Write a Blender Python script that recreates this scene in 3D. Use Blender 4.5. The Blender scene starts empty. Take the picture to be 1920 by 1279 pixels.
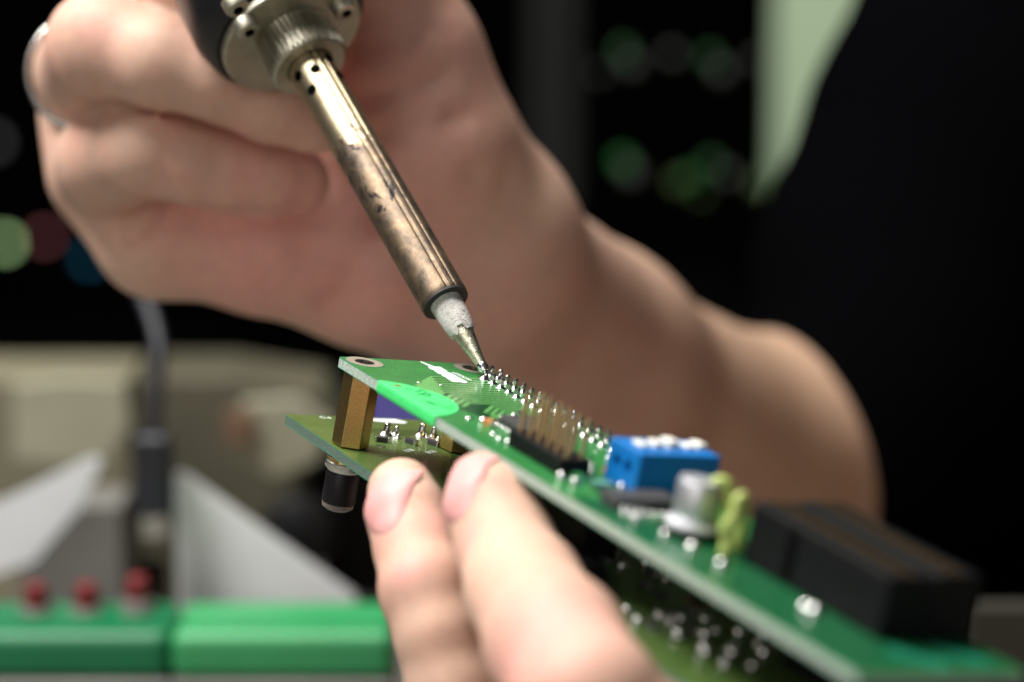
import bpy, bmesh, math, random
import numpy as np
from mathutils import Matrix, Vector
random.seed(7); rng = np.random.default_rng(7)
SC = bpy.context.scene
COL = SC.collection
MM = 0.001
# ------------------------------------------------------------------ camera
CAM_H = 0.218
PITCH = math.radians(10)
cam = bpy.data.cameras.new('camera'); camo = bpy.data.objects.new('camera', cam); COL.objects.link(camo)
camo.location = (0, -0.447, CAM_H); camo.rotation_euler = (math.radians(90) - PITCH, 0, 0)
cam.sensor_width = 36; cam.lens = 100; cam.clip_start = 0.01; cam.clip_end = 20
cam.dof.use_dof = True; cam.dof.focus_distance = 0.4475
cam.dof.aperture_fstop = 100 / 11.0 
SC.camera = camo
# ------------------------------------------------------------------ light
w = bpy.data.worlds.new('World'); SC.world = w; w.use_nodes = True
w.node_tree.nodes['Background'].inputs[0].default_value = (0.80, 0.88, 1.0, 1)
w.node_tree.nodes['Background'].inputs[1].default_value = 0.045
def area(name, loc, target, size, power, color=(1, 1, 1), size_y=None):
    l = bpy.data.lights.new(name, 'AREA'); l.energy = power; l.color = color; l.size = size
    if size_y: l.shape = 'RECTANGLE'; l.size_y = size_y
    o = bpy.data.objects.new(name, l); COL.objects.link(o); o.location = loc
    o.rotation_euler = (Vector(target) - Vector(loc)).to_track_quat('-Z', 'Y').to_euler()
    return o
area('key_light', (-0.36, -0.06, 0.80), (0, 0.02, 0.20), 0.26, 8.2, (1.0, 0.985, 0.95))  # key area lamp, high up and to the left
area('overhead_fill', (-0.14, 0.30, 1.05), (0.0, 0.05, 0.2), 0.5, 8.5, (1.0, 0.97, 0.90), 0.3)  # added overhead lamp to light the bench, the panel and the arm's rim
area('front_fill', (-0.45, -1.5, 0.62), (-0.05, 0, 0.2), 1.1, 8.0, (1.0, .96, .90))  # added broad soft fill from behind the camera
area('bench_fill', (-0.35, 0.10, 0.70), (-0.08, 0.25, 0.05), 0.3, 2.2, (1.0, 0.98, 0.93))  # added lamp to brighten the things at the back of the bench
SC.view_settings.view_transform = 'Standard'; SC.view_settings.look = 'None'
SC.view_settings.exposure = 0.0; SC.view_settings.gamma = 1
SC.cycles.use_denoising = True
SC.cycles.max_bounces = 8
# ------------------------------------------------------------------ frames of reference
F = 5333.0
RC = np.array([[1, 0, 0], [0, math.sin(PITCH), -math.cos(PITCH)], [0, math.cos(PITCH), math.sin(PITCH)]])
LC = np.array([0, -447.0, CAM_H * 1000])
def at(px, py, z):      # a place in the room (mm), seen from the tripod at a given distance
    return RC @ np.array([(px - 960) / F * z, -(py - 639.5) / F * z, -z]) + LC
def room(c): return RC @ np.asarray(c, float) + LC
MB = np.array([[0.4907248796343405, 0.8522977538736489, 0.18104593684972586],
               [-0.26457587826919516, -0.05221679056301287, 0.9629501631484407],
               [0.8301738989104464, -0.5204439888453238, 0.19987333999960233]])
TB = np.array([-27.09221696544478, -2.4004432168377803, -443.4244993848754])
BR = RC @ MB; BL = RC @ TB + LC
def on_board(u, v, n=0): return BR @ np.array([u, v, n]) + BL
def mat4(R, L):
    m = Matrix.Identity(4)
    for i in range(3):
        for j in range(3): m[i][j] = R[i][j]
        m[i][3] = L[i] * MM
    return m
# ------------------------------------------------------------------ materials
def nmat(name, color=(.5, .5, .5), rough=.5, metal=0, **kw):
    m = bpy.data.materials.new(name); m.use_nodes = True
    b = m.node_tree.nodes['Principled BSDF']
    b.inputs['Base Color'].default_value = (*color, 1); b.inputs['Roughness'].default_value = rough
    b.inputs['Metallic'].default_value = metal
    for k, v in kw.items():
        b.inputs[k].default_value = v
    return m
class NT:
    def __init__(s, m): s.m = m; s.t = m.node_tree; s.b = s.t.nodes['Principled BSDF']
    def n(s, typ, **kw):
        x = s.t.nodes.new(typ)
        for k, v in kw.items():
            if k in x.inputs: x.inputs[k].default_value = v
            else: setattr(x, k, v)
        return x
    def l(s, a, b): s.t.links.new(a, b)
    def coord(s): return s.n('ShaderNodeTexCoord').outputs['Object']
    def noise(s, scale, detail=4, rough=.5, co=None, dist=0):
        x = s.n('ShaderNodeTexNoise', Scale=scale, Detail=detail, Roughness=rough, Distortion=dist)
        s.l(co if co is not None else s.coord(), x.inputs['Vector']); return x.outputs['Fac']
    def ramp(s, fac, stops):
        r = s.n('ShaderNodeValToRGB'); cr = r.color_ramp
        while len(cr.elements) < len(stops): cr.elements.new(.5)
        for e, (p, c) in zip(cr.elements, stops): e.position = p; e.color = (*c, 1)
        s.l(fac, r.inputs[0]); return r.outputs[0]
    def mix(s, fac, a, b):
        x = s.n('ShaderNodeMix', data_type='RGBA')
        for sock, v in ((x.inputs[0], fac), (x.inputs[6], a), (x.inputs[7], b)):
            if isinstance(v, (int, float)): sock.default_value = v
            elif isinstance(v, tuple): sock.default_value = (*v, 1)
            else: s.l(v, sock)
        return x.outputs[2]
    def bump(s, h, strength=.3, dist=.0002):
        x = s.n('ShaderNodeBump', Strength=strength, Distance=dist); s.l(h, x.inputs['Height']); s.l(x.outputs[0], s.b.inputs['Normal'])
    def base(s, c): s.l(c, s.b.inputs['Base Color'])
    def rough(s, c): s.l(c, s.b.inputs['Roughness'])
def noisy(name, c1, c2, rough, metal=0, scale=800, bump=.2, dist=.0001, rr=None, **kw):
    m = nmat(name, c1, rough, metal, **kw); t = NT(m); f = t.noise(scale)
    t.base(t.ramp(f, [(.3, c1), (.7, c2)])); t.bump(f, bump, dist)
    if rr:
        g = t.noise(scale * .3, 3); q = t.n('ShaderNodeMapRange', **{'From Min': .3, 'From Max': .7, 'To Min': rr[0], 'To Max': rr[1]})
        t.l(g, q.inputs[0]); t.rough(q.outputs[0])
    return m
# solder mask: glossy green lacquer with a slight mottling
def mask_mat(name, a, b):
    m = nmat(name, a, .28); t = NT(m)
    f = t.noise(260, 5); t.base(t.ramp(f, [(.3, a), (.7, b)])); g = t.noise(2500, 3); t.bump(g, .12, .00005)
    q = t.n('ShaderNodeMapRange', **{'From Min': .3, 'From Max': .7, 'To Min': .24, 'To Max': .40}); t.l(g, q.inputs[0]); t.rough(q.outputs[0])
    t.b.inputs['Coat Weight'].default_value = .15; t.b.inputs['Coat Roughness'].default_value = .12
    return m
M_mask = mask_mat('green solder mask', (.02, .165, .04), (.032, .21, .052))
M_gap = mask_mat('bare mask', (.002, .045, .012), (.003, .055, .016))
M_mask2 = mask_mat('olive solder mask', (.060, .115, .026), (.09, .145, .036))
M_trace = mask_mat('masked copper', (.09, .32, .08), (.15, .38, .12))
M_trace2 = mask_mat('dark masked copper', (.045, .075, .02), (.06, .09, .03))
def edge_mat(name, a, b):
    m = nmat(name, a, .6); t = NT(m); mp = t.n('ShaderNodeMapping'); mp.inputs['Scale'].default_value = (1, 1, 5.5)
    t.l(t.coord(), mp.inputs[0]); f = t.noise(1300, 6, .75, mp.outputs[0]); t.base(t.ramp(f, [(.36, a), (.64, b)])); t.bump(f, .8, .0002); return m
M_edge = edge_mat('glass fibre edge', (.10, .17, .12), (.62, .70, .62))
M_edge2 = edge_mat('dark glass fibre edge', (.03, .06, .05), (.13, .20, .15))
M_teal = nmat('lacquer edge', (.02, .26, .15), .3)
M_tin = noisy('tinned solder', (.80, .80, .78), (.62, .62, .61), .2, 1, 1500, .25, .0001, (.10, .32))
M_pin = noisy('pin metal', (.62, .60, .55), (.40, .39, .37), .25, 1, 1800, .2, .0001, (.18, .4))
M_gold = noisy('gilt pin', (.62, .42, .20), (.45, .28, .13), .42, .55, 900, .2)
M_black = noisy('black plastic', (.003, .003, .0035), (.008, .008, .009), .5, 0, 900, .25, **{'Specular IOR Level': .18})
M_chip = noisy('chip resin', (.035, .034, .036), (.06, .058, .06), .5, 0, 1500, .3)
M_white = nmat('white print', (.82, .86, .86), .5)
M_blue = noisy('blue plastic', (.0, .13, .42), (.0, .15, .47), .45, 0, 600, .1)
M_violet = noisy('violet plastic', (.21, .19, .82), (.24, .22, .88), .6, 0, 500, .2)
M_cream = nmat('cream switch plastic', (.85, .83, .74), .3)
M_alu = noisy('aluminium can', (.78, .78, .82), (.72, .72, .77), .48, 1, 900, .05)
M_lime = noisy('lime insulation', (.38, .47, .11), (.46, .54, .16), .4, 0, 500, .2)
M_stick = noisy('fluorescent sticker', (.045, .62, .15), (.06, .66, .17), .6, 0, 1400, .25)
M_ink = nmat('green ink', (.012, .16, .06), .6)
M_rust = nmat('rusty hole', (.16, .035, .01), .7)
M_dark = nmat('dark bore', (.0015, .0015, .0015), .9, **{'Specular IOR Level': .03})
M_mask_shade = mask_mat('shaded green mask', (.004, .075, .026), (.007, .10, .034))  # mask green with the near end's dimmer light in its colour
M_rubber = noisy('black rubber', (.005, .004, .006), (.010, .008, .010), .42, 0, 1200, .4, **{'Specular IOR Level': .3})
M_clear = nmat('clear rim', (.45, .38, .36), .25, 0, **{'Transmission Weight': .6})
def brass_mat():
    m = nmat('sandblasted brass', (.5, .33, .1), .3, 1); t = NT(m); f = t.noise(2600, 5, .7); t.base(t.ramp(f, [(.3, (.52, .34, .12)), (.7, (.72, .50, .20))]))
    t.bump(f, .4, .0001); return m
M_brass = brass_mat()
def barrel_mat():
    m = nmat('heat stained brass', (.5, .4, .25), .3, 1); t = NT(m); co = t.coord()
    mp = t.n('ShaderNodeMapping'); mp.inputs['Scale'].default_value = (1, 1, .8); t.l(co, mp.inputs[0])
    sep = t.n('ShaderNodeSeparateXYZ'); t.l(co, sep.inputs[0])
    n1 = t.noise(330, 8, .72, mp.outputs[0], .2)
    # stain creeps up the tube: z (m) along the barrel
    ad = t.n('ShaderNodeMath', operation='MULTIPLY_ADD'); t.l(n1, ad.inputs[0]); ad.inputs[1].default_value = .022; t.l(sep.outputs[2], ad.inputs[2])
    st = t.n('ShaderNodeMapRange', **{'From Min': .0595, 'From Max': .0612, 'To Min': 1, 'To Max': 0}); t.l(ad.outputs[0], st.inputs[0])
    clean = t.ramp(t.noise(500, 3), [(.3, (.46, .37, .24)), (.7, (.56, .46, .31))])
    dirty = t.ramp(n1, [(.32, (.07, .055, .045)), (.45, (.17, .13, .10)), (.56, (.25, .18, .12)), (.70, (.40, .30, .20))])
    n3 = t.noise(170, 7, .65, mp.outputs[0], .3)
    dirty = t.mix(t.ramp(n3, [(.60, (0, 0, 0)), (.63, (.92, .92, .92))]), dirty, (.025, .024, .028))
    n4 = t.noise(900, 7, .8, mp.outputs[0], .5)
    dirty = t.mix(t.ramp(n4, [(.60, (0, 0, 0)), (.68, (.30, .30, .30))]), dirty, (.60, .49, .37))
    t.base(t.mix(st.outputs[0], clean, dirty))
    r = t.n('ShaderNodeMapRange', **{'From Min': 0, 'From Max': 1, 'To Min': .38, 'To Max': .52}); t.l(st.outputs[0], r.inputs[0]); t.rough(r.outputs[0])
    t.bump(n4, .35, .0002); return m
M_barrel = barrel_mat()
def oxide_mat():
    m = nmat('chalky oxide', (.6, .58, .56), .75); t = NT(m); n = t.noise(700, 8, .75, None, 1.5); n2 = t.noise(260, 5, .6, None, 1)
    c = t.ramp(n, [(.34, (.10, .09, .08)), (.44, (.52, .48, .45)), (.7, (.76, .74, .72))])
    c = t.mix(t.ramp(n2, [(.62, (0, 0, 0)), (.66, (.8, .8, .8))]), c, (.12, .10, .085)); t.base(c); t.bump(n, .9, .0004); return m
M_oxide = oxide_mat()
def tip_mat():
    m = nmat('tinned tip', (.6, .58, .45), .22, 1); t = NT(m); n = t.noise(900, 8, .75, None, 1.0)
    t.base(t.ramp(n, [(.36, (.16, .15, .09)), (.5, (.62, .60, .44)), (.7, (.90, .88, .74))])); t.bump(n, .6, .0002)
    r = t.n('ShaderNodeMapRange', **{'From Min': .35, 'From Max': .65, 'To Min': .5, 'To Max': .2}); t.l(n, r.inputs[0]); t.rough(r.outputs[0]); return m
M_tip = tip_mat()
M_nickel = noisy('nickel plate', (.52, .49, .40), (.44, .41, .33), .45, 1, 500, .1, .0001, (.42, .55))
M_soot = nmat('sooty rim', (.02, .02, .017), .6)
M_handle = nmat('black handle', (.006, .006, .007), .35)
def skin_mat():
    m = nmat('skin', (.6, .38, .28), .58, **{'Specular IOR Level': .35}); t = NT(m); co = t.coord()
    at_ = t.n('ShaderNodeAttribute', attribute_name='tint'); sep = t.n('ShaderNodeSeparateColor'); t.l(at_.outputs['Color'], sep.inputs[0])
    n = t.noise(45, 5, .6, co); n2 = t.noise(420, 5, .7, co)
    base = t.ramp(n, [(.3, (.56, .345, .255)), (.7, (.65, .42, .325))])
    n5 = t.noise(110, 4, .6, co, .6); base = t.mix(t.ramp(n5, [(.50, (0, 0, 0)), (.68, (.32, .32, .32))]), base, (.70, .30, .25))
    base = t.mix(sep.outputs[0], base, (.82, .36, .32))
    base = t.mix(sep.outputs[1], base, (.80, .57, .42))
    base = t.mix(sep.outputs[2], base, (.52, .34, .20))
    fine = t.ramp(n2, [(.3, (.90, .90, .90)), (.7, (1.05, 1.04, 1.03))])
    mx = t.n('ShaderNodeMix', data_type='RGBA', blend_type='MULTIPLY'); mx.inputs[0].default_value = 1
    t.l(base, mx.inputs[6]); t.l(fine, mx.inputs[7]); t.base(mx.outputs[2])
    v = t.n('ShaderNodeTexVoronoi', Scale=1600); t.l(co, v.inputs['Vector'])
    ad = t.n('ShaderNodeMath', operation='ADD'); t.l(v.outputs['Distance'], ad.inputs[0]); t.l(n2, ad.inputs[1]); t.bump(ad.outputs[0], .25, .00012)
    t.b.inputs['Subsurface Weight'].default_value = .25; t.b.inputs['Subsurface Radius'].default_value = (1, .35, .2); t.b.inputs['Subsurface Scale'].default_value = .003
    return m
M_skin = skin_mat()
M_nail = noisy('fingernail', (.72, .34, .32), (.76, .39, .37), .5, 0, 200, .05, **{'Specular IOR Level': .35})
M_shirt = noisy('black cotton', (.0008, .0008, .001), (.002, .002, .0025), 1, 0, 1500, .5, .0003, **{'Specular IOR Level': 0})
M_wall = noisy('dark wall', (.001, .001, .001), (.002, .002, .0018), .95, 0, 20, .1, **{'Specular IOR Level': .03})
M_desk = noisy('grey bench top', (.10, .095, .08), (.14, .13, .11), .6, 0, 60, .1)
M_silver = noisy('silver', (.62, .60, .58), (.54, .52, .50), .25, 1, 300, .05)
def emit(name, c, s):
    m = nmat(name, tuple(x * .08 for x in c), .6); b = m.node_tree.nodes['Principled BSDF']; b.inputs['Emission Color'].default_value = (*c, 1); b.inputs['Emission Strength'].default_value = s; return m
# ------------------------------------------------------------------ mesh helpers (mm in, m out)
class G:
    def __init__(s): s.v = []; s.f = []; s.m = []
    def add(s, V, Fc, mi=0):
        o = len(s.v); s.v += [tuple(map(float, p)) for p in V]; s.f += [tuple(i + o for i in f) for f in Fc]; s.m += [mi] * len(Fc); return s
def link(name, me, mats, parent=None, smooth=False, angle=None):
    o = bpy.data.objects.new(name, me); COL.objects.link(o)
    for m in (mats if isinstance(mats, (list, tuple)) else [mats]): me.materials.append(m)
    if smooth: me.polygons.foreach_set('use_smooth', [True] * len(me.polygons))
    if parent: o.parent = parent
    return o
def build(name, g, mats, parent=None, smooth=False, bevel=0, segs=2):
    me = bpy.data.meshes.new(name); me.from_pydata([(x * MM, y * MM, z * MM) for x, y, z in g.v], [], g.f)
    if any(g.m): me.polygons.foreach_set('material_index', g.m)
    bm = bmesh.new(); bm.from_mesh(me); bmesh.ops.recalc_face_normals(bm, faces=bm.faces)
    if bevel:
        bmesh.ops.bevel(bm, geom=[e for e in bm.edges if len(e.link_faces) == 2 and e.calc_face_angle(0) > .6], offset=bevel * MM, segments=segs, affect='EDGES', profile=.5)
    bm.to_mesh(me); bm.free()
    o = link(name, me, mats, parent, smooth)
    if smooth == 'auto':
        bm = bmesh.new(); bm.from_mesh(me)
        for e in bm.edges: e.smooth = not (len(e.link_faces) == 2 and e.calc_face_angle(0) > .7)
        bm.to_mesh(me); bm.free()
    return o
def box(x0, x1, y0, y1, z0, z1, g=None, mi=0):
    g = g or G()
    V = [(x, y, z) for z in (z0, z1) for x, y in ((x0, y0), (x1, y0), (x1, y1), (x0, y1))]
    return g.add(V, [(3, 2, 1, 0), (4, 5, 6, 7), (0, 1, 5, 4), (1, 2, 6, 5), (2, 3, 7, 6), (3, 0, 4, 7)], mi)
def frame_of(d):
    d = np.asarray(d, float); d = d / np.linalg.norm(d); a = np.array([0, 0, 1.]) if abs(d[2]) < .9 else np.array([1., 0, 0])
    x = np.cross(a, d); x /= np.linalg.norm(x); return x, np.cross(d, x), d
def lathe(prof, c=(0, 0, 0), axis=(0, 0, 1), n=24, g=None, mi=0, phase=0, rf=None):
    g = g or G(); X, Y, Z = frame_of(axis) if tuple(axis) != (0, 0, 1) else (np.array([1., 0, 0]), np.array([0, 1., 0]), np.array([0, 0, 1.]))
    V = []; Fc = []; c = np.asarray(c, float)
    for r, h in prof:
        for i in range(n):
            a = 2 * math.pi * i / n + phase; rr = r * (rf(a, h) if rf else 1); V.append(c + X * rr * math.cos(a) + Y * rr * math.sin(a) + Z * h)
    k = len(prof)
    for j in range(k - 1):
        for i in range(n): Fc.append((j * n + i, j * n + (i + 1) % n, (j + 1) * n + (i + 1) % n, (j + 1) * n + i))
    if prof[0][0] > 1e-6: Fc.append(tuple(reversed(range(n))))
    if prof[-1][0] > 1e-6: Fc.append(tuple((k - 1) * n + i for i in range(n)))
    return g.add(V, Fc, mi)
def tube(pts, r, n=12, g=None, mi=0):
    g = g or G(); P = [np.asarray(p, float) for p in pts]; V = []; Fc = []; X = None
    for i, p in enumerate(P):
        d = P[min(i + 1, len(P) - 1)] - P[max(i - 1, 0)]; d /= np.linalg.norm(d)
        if X is None: X = frame_of(d)[0]
        X = X - d * (X @ d); X /= np.linalg.norm(X); Y = np.cross(d, X); rr = r[i] if hasattr(r, '__len__') else r
        for k in range(n): a = 2 * math.pi * k / n; V.append(p + rr * (X * math.cos(a) + Y * math.sin(a)))
    for i in range(len(P) - 1):
        for k in range(n): Fc.append((i * n + k, i * n + (k + 1) % n, (i + 1) * n + (k + 1) % n, (i + 1) * n + k))
    Fc += [tuple(reversed(range(n))), tuple((len(P) - 1) * n + k for k in range(n))]
    return g.add(V, Fc, mi)
def spline(pts, n=8):
    P = [np.asarray(p, float) for p in pts]; P = [2 * P[0] - P[1]] + P + [2 * P[-1] - P[-2]]; out = []
    for i in range(1, len(P) - 2):
        for k in range(n):
            t = k / n; a, b, c, d = P[i - 1:i + 3]
            out.append(.5 * ((2 * b) + (-a + c) * t + (2 * a - 5 * b + 4 * c - d) * t * t + (-a + 3 * b - 3 * c + d) * t ** 3))
    out.append(P[-2]); return out
def prism(poly, z0, z1, g=None, mi=0):
    g = g or G(); n = len(poly); V = [(x, y, z0) for x, y in poly] + [(x, y, z1) for x, y in poly]
    return g.add(V, [tuple(reversed(range(n))), tuple(range(n, 2 * n))] + [(i, (i + 1) % n, n + (i + 1) % n, n + i) for i in range(n)], mi)
def ring(c, r0, r1, z0, z1, n=40, g=None, mi=0):
    g = g or G(); V = []
    for r, z in ((r0, z1), (r1, z1), (r1, z0), (r0, z0)):
        V += [(c[0] + r * math.cos(2 * math.pi * i / n), c[1] + r * math.sin(2 * math.pi * i / n), z) for i in range(n)]
    return g.add(V, [(j * n + i, j * n + (i + 1) % n, ((j + 1) % 4) * n + (i + 1) % n, ((j + 1) % 4) * n + i) for j in range(4) for i in range(n)], mi)
def xf(g, R, L):
    g.v = [tuple(np.asarray(R) @ np.array(p) + np.asarray(L)) for p in g.v]; return g
def thing(name, label, cat, M=None, group=None):
    o = bpy.data.objects.new(name, None); COL.objects.link(o); o.empty_display_size = .01; o['label'] = label; o['category'] = cat
    if group: o['group'] = group
    if M is not None: o.matrix_world = M
    return o
def tag(o, label=None, cat=None, group=None, kind=None):
    for k, v in (('label', label), ('category', cat), ('group', group), ('kind', kind)):
        if v: o[k] = v
    return o
def share(o, name, loc, parent, rot=0):
    c = bpy.data.objects.new(name, o.data); COL.objects.link(c); c.parent = parent; c.location = tuple(x * MM for x in loc); c.rotation_euler = (0, 0, rot); return c
def cut(o, cutter):
    md = o.modifiers.new('b', 'BOOLEAN'); md.operation = 'DIFFERENCE'; md.object = cutter; md.solver = 'EXACT'
    dg = bpy.context.evaluated_depsgraph_get(); me = bpy.data.meshes.new_from_object(o.evaluated_get(dg)); o.modifiers.clear(); o.data = me
    bpy.data.objects.remove(cutter)
# ------------------------------------------------------------------ the setting
T0 = G(); box(-900, 1100, -600, 430, -30, 0, T0); tag(build('table_top', T0, M_desk, bevel=1.5), kind='structure')
g = box(-3000, 3000, 1900, 1950, -900, 2200); tag(build('wall', g, M_wall), kind='structure')
g = box(-3000, 3000, -1500, 1900, -930, -900); tag(build('floor', g, M_wall), kind='structure')
# ------------------------------------------------------------------ circuit module
mod = thing('circuit_module', 'two green circuit boards stacked on brass standoffs, held out in the fingers', 'circuit board', mat4(BR, BL))
HOLES = [(2.7, 3.3), (3.0, 22.6)]
def board(name, poly, z1, mats, holes, label):
    g = G(); n = len(poly)
    lay = [(z1, 0), (z1 - .09, 0), (z1 - 1.51, 0), (z1 - 1.6, 0)]
    V = [(x, y, z) for z, _ in lay for x, y in poly]
    Fc = [tuple(range(n)), tuple(reversed(range(3 * n, 4 * n)))]; mi = [0, 0]
    for j, m_ in ((0, 2), (1, 1), (2, 2)):
        for i in range(n): Fc.append((j * n + i, j * n + (i + 1) % n, (j + 1) * n + (i + 1) % n, (j + 1) * n + i)); mi.append(m_)
    g.add(V, Fc); g.m = mi
    o = build(name, g, mats, mod)
    if holes:
        c = G()
        for (x, y, r) in holes: lathe([(r, z1 - 3), (r, z1 + 2)], (x, y, 0), n=32, g=c)
        co = build('cutter', c, [M_dark], mod); bpy.context.view_layer.update(); cut(o, co)
    o['label'] = label
    return o
W = 25.7; L_ = 136.8
top = board('circuit_board', [(0, .5), (.5, 0), (L_, 0), (L_, W), (4.6, W), (3.4, W - .3), (.3, W - 1.2), (0, W - 1.6)], 0, [M_mask, M_edge, M_teal], [(x, y, 1.6) for x, y in HOLES], 'upper green circuit board with a pin header and a pale fibre edge')
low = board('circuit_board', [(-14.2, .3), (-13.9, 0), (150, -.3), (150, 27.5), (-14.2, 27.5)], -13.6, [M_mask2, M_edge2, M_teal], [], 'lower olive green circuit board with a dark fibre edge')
for i, (x, y) in enumerate(HOLES):
    build('mounting_ring', ring((x, y), 1.62, 2.95, -.02, .05), [noisy('dull tin', (.27, .23, .18), (.36, .31, .25), .5, .3, 900, .2)], top)
    build('mounting_ring_outline', ring((x, y), 2.95, 3.1, -.02, .03), [M_ink], top)
    build('hole_lining', ring((x, y), 1.45, 1.6, -1.62, .02, 32), [M_pin], top)
# standoffs
def hexbar(x, y, z0, z1, af, ph, name='standoff'):
    r = af / math.sqrt(3); b = .18
    g = lathe([(r - .45, z0), (r - .02, z0 + b), (r, z0 + b + .05), (r, z1 - b), (r - .3, z1)], (x, y, 0), n=6, phase=ph)
    return build(name, g, [M_brass], mod, bevel=.12, segs=2)
S1 = hexbar(2.7, 3.3, -13.58, -1.62, 5.1, math.radians(4))
build('threaded_bore', lathe([(1.3, -1.6), (1.3, -1.55)], (2.7, 3.3, 0)), [M_dark], S1)
S2 = hexbar(3.0, 22.6, -13.58, -1.62, 5.1, math.radians(10))
for y in (3.3,):
    # screw, washer and rubber foot under the lower board
    g = lathe([(2.9, -15.22), (3.05, -15.5), (2.95, -15.9), (2.8, -16.2)], (2.2, y, 0), n=40); build('washer', g, [M_brass], mod, 'auto')
    g = lathe([(2.6, -16.0), (3.15, -16.4), (3.1, -17.3), (2.5, -18.0), (1.2, -18.2)], (2.2, y, 0), n=40); build('solder_collar', g, [M_tin], mod, 'auto')
    g = lathe([(2.5, -17.6), (2.7, -18.4), (2.7, -22.6), (2.5, -23.3), (1.9, -23.5)], (2.2, y, 0), n=40); ft = build('rubber_foot', g, [M_rubber], mod, 'auto')
    g = lathe([(2.1, -23.2), (2.6, -23.1), (2.45, -23.8), (1.7, -24.3), (.6, -24.5)], (2.2, y, 0), n=40); build('foot_rim', g, [M_clear], ft, 'auto')
# pin header soldered from below: 2 rows
def square_pin(h, a=.3):
    return G().add([(-a, -a, 0), (a, -a, 0), (a, a, 0), (-a, a, 0), (-a, -a, h - .35), (a, -a, h - .35), (a, a, h - .35), (-a, a, h - .35), (-a * .5, -a * .5, h), (a * .5, -a * .5, h), (a * .5, a * .5, h), (-a * .5, a * .5, h)],
        [(0, 1, 5, 4), (1, 2, 6, 5), (2, 3, 7, 6), (3, 0, 4, 7), (4, 5, 9, 8), (5, 6, 10, 9), (6, 7, 11, 10), (7, 4, 8, 11), (8, 9, 10, 11)])
def cone(r, h): return lathe([(r, -.01), (r * .82, .06), (r * .5, h * .32), (r * .36, h * .75), (r * .30, h), (.05, h + .05)], n=12)
pinP = joinP = fatP = None
for row, v in enumerate((24.06, 21.52)):
    for k in range(-1 if row == 0 else 0, 17):
        u = 9.17 + 2.54 * k; hh = 1.55 + rng.uniform(-.12, .15)
        if pinP is None: p = pinP = build('header_pin', square_pin(1.6, .32), [M_pin], mod); p.location = (u * MM, v * MM, 0)
        else: p = share(pinP, 'header_pin', (u, v, 0), mod)
        p.scale = (1, 1, hh / 1.6)
        p.rotation_euler = (rng.uniform(-.06, .06), rng.uniform(-.06, .06), rng.uniform(-.2, .2))
        if joinP is None: j = joinP = build('solder_joint', cone(1.0, .62), [M_tin], p, True)
        else: j = share(joinP, 'solder_joint', (0, 0, 0), p, rng.uniform(0, 6))
        if row == 0 and k in (0, 9): j.scale = (1.1, 1.1, 2.4)
        elif row == 1 and k == 0: j.scale = (1.25, 1.25, 2.0)
        else: j.scale = (1, 1, rng.uniform(.8, 1.3))
g = box(4, 51, 19.8, 25.4, -10.1, -1.7); o = build('pin_socket', g, [M_black], mod, bevel=.2)
# traces: parallel runs that turn 45 degrees
def trace(pts, wd=.62, z=.05, m=M_trace, parent=top, name='trace', z0=-.01):
    P = [np.array(p, float) for p in pts]; Lf = []; Rt = []
    for i, p in enumerate(P):
        d0 = (P[i] - P[i - 1]) if i else P[1] - P[0]; d1 = (P[i + 1] - P[i]) if i < len(P) - 1 else d0
        d0 = d0 / np.linalg.norm(d0); d1 = d1 / np.linalg.norm(d1); t = d0 + d1; t /= np.linalg.norm(t); nn = np.array([-t[1], t[0]]); s = wd / 2 / max(.5, nn @ np.array([-d0[1], d0[0]]))
        Lf.append(p + nn * s); Rt.append(p - nn * s)
    g = G(); n = len(P); V = [(*q, z) for q in Lf] + [(*q, z) for q in Rt] + [(*q, z0) for q in Lf] + [(*q, z0) for q in Rt]
    Fc = []
    for i in range(n - 1): Fc += [(i, i + 1, n + i + 1, n + i), (i, 2 * n + i, 2 * n + i + 1, i + 1), (n + i, n + i + 1, 3 * n + i + 1, 3 * n + i)]
    Fc += [(0, n, 3 * n, 2 * n), (n - 1, 2 * n - 1, 4 * n - 1, 3 * n - 1)]
    return build(name, g.add(V, Fc), [m], parent)
build('near_end_shade', prism([(70, .6), (136.2, .6), (136.2, 25.2), (92, 25.2), (84, 12), (70, 2.4)], -.02, .009), [M_mask_shade], top)  # light falloff over the near end, painted as a darker mask overlay
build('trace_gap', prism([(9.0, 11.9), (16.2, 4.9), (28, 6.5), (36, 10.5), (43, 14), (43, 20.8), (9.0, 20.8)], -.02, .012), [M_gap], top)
for i in range(8):
    u = 9.6 + 1.32 * i; v = 11.7 - .42 * i; trace([(u + 6.2, v - 6.2), (u, v), (u, 20.8)], .62)
for i in range(18):
    u = 20.2 + 1.32 * i; v0 = 9.4 + .3 * i
    if i < 4: trace([(u + 2.5, v0 - 2.5), (u, v0), (u, 20.8)], .62)
    else: trace([(u + 4.2 - i * .05, 8.9 + i * .3), (u, 12.9 + i * .2), (u, 20.8)], .62)
for k in range(6): trace([(30.5 + .95 * k, 11.5 + k * .3), (32.5 + .95 * k, 9.4 + k * .3)], .42)
for (u, v) in [(14.35, 10.8), (13.4, 7.4), (33.6, 8.7), (30.9, 12.1), (31.4, 12.9), (52, 15), (57, 17.5), (44, 16), (48, 18.5)]:
    build('via', lathe([(.42, -.01), (.36, .07), (.16, .1), (.02, .04)], (u, v, 0), n=16), [M_tin], top, True)
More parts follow.
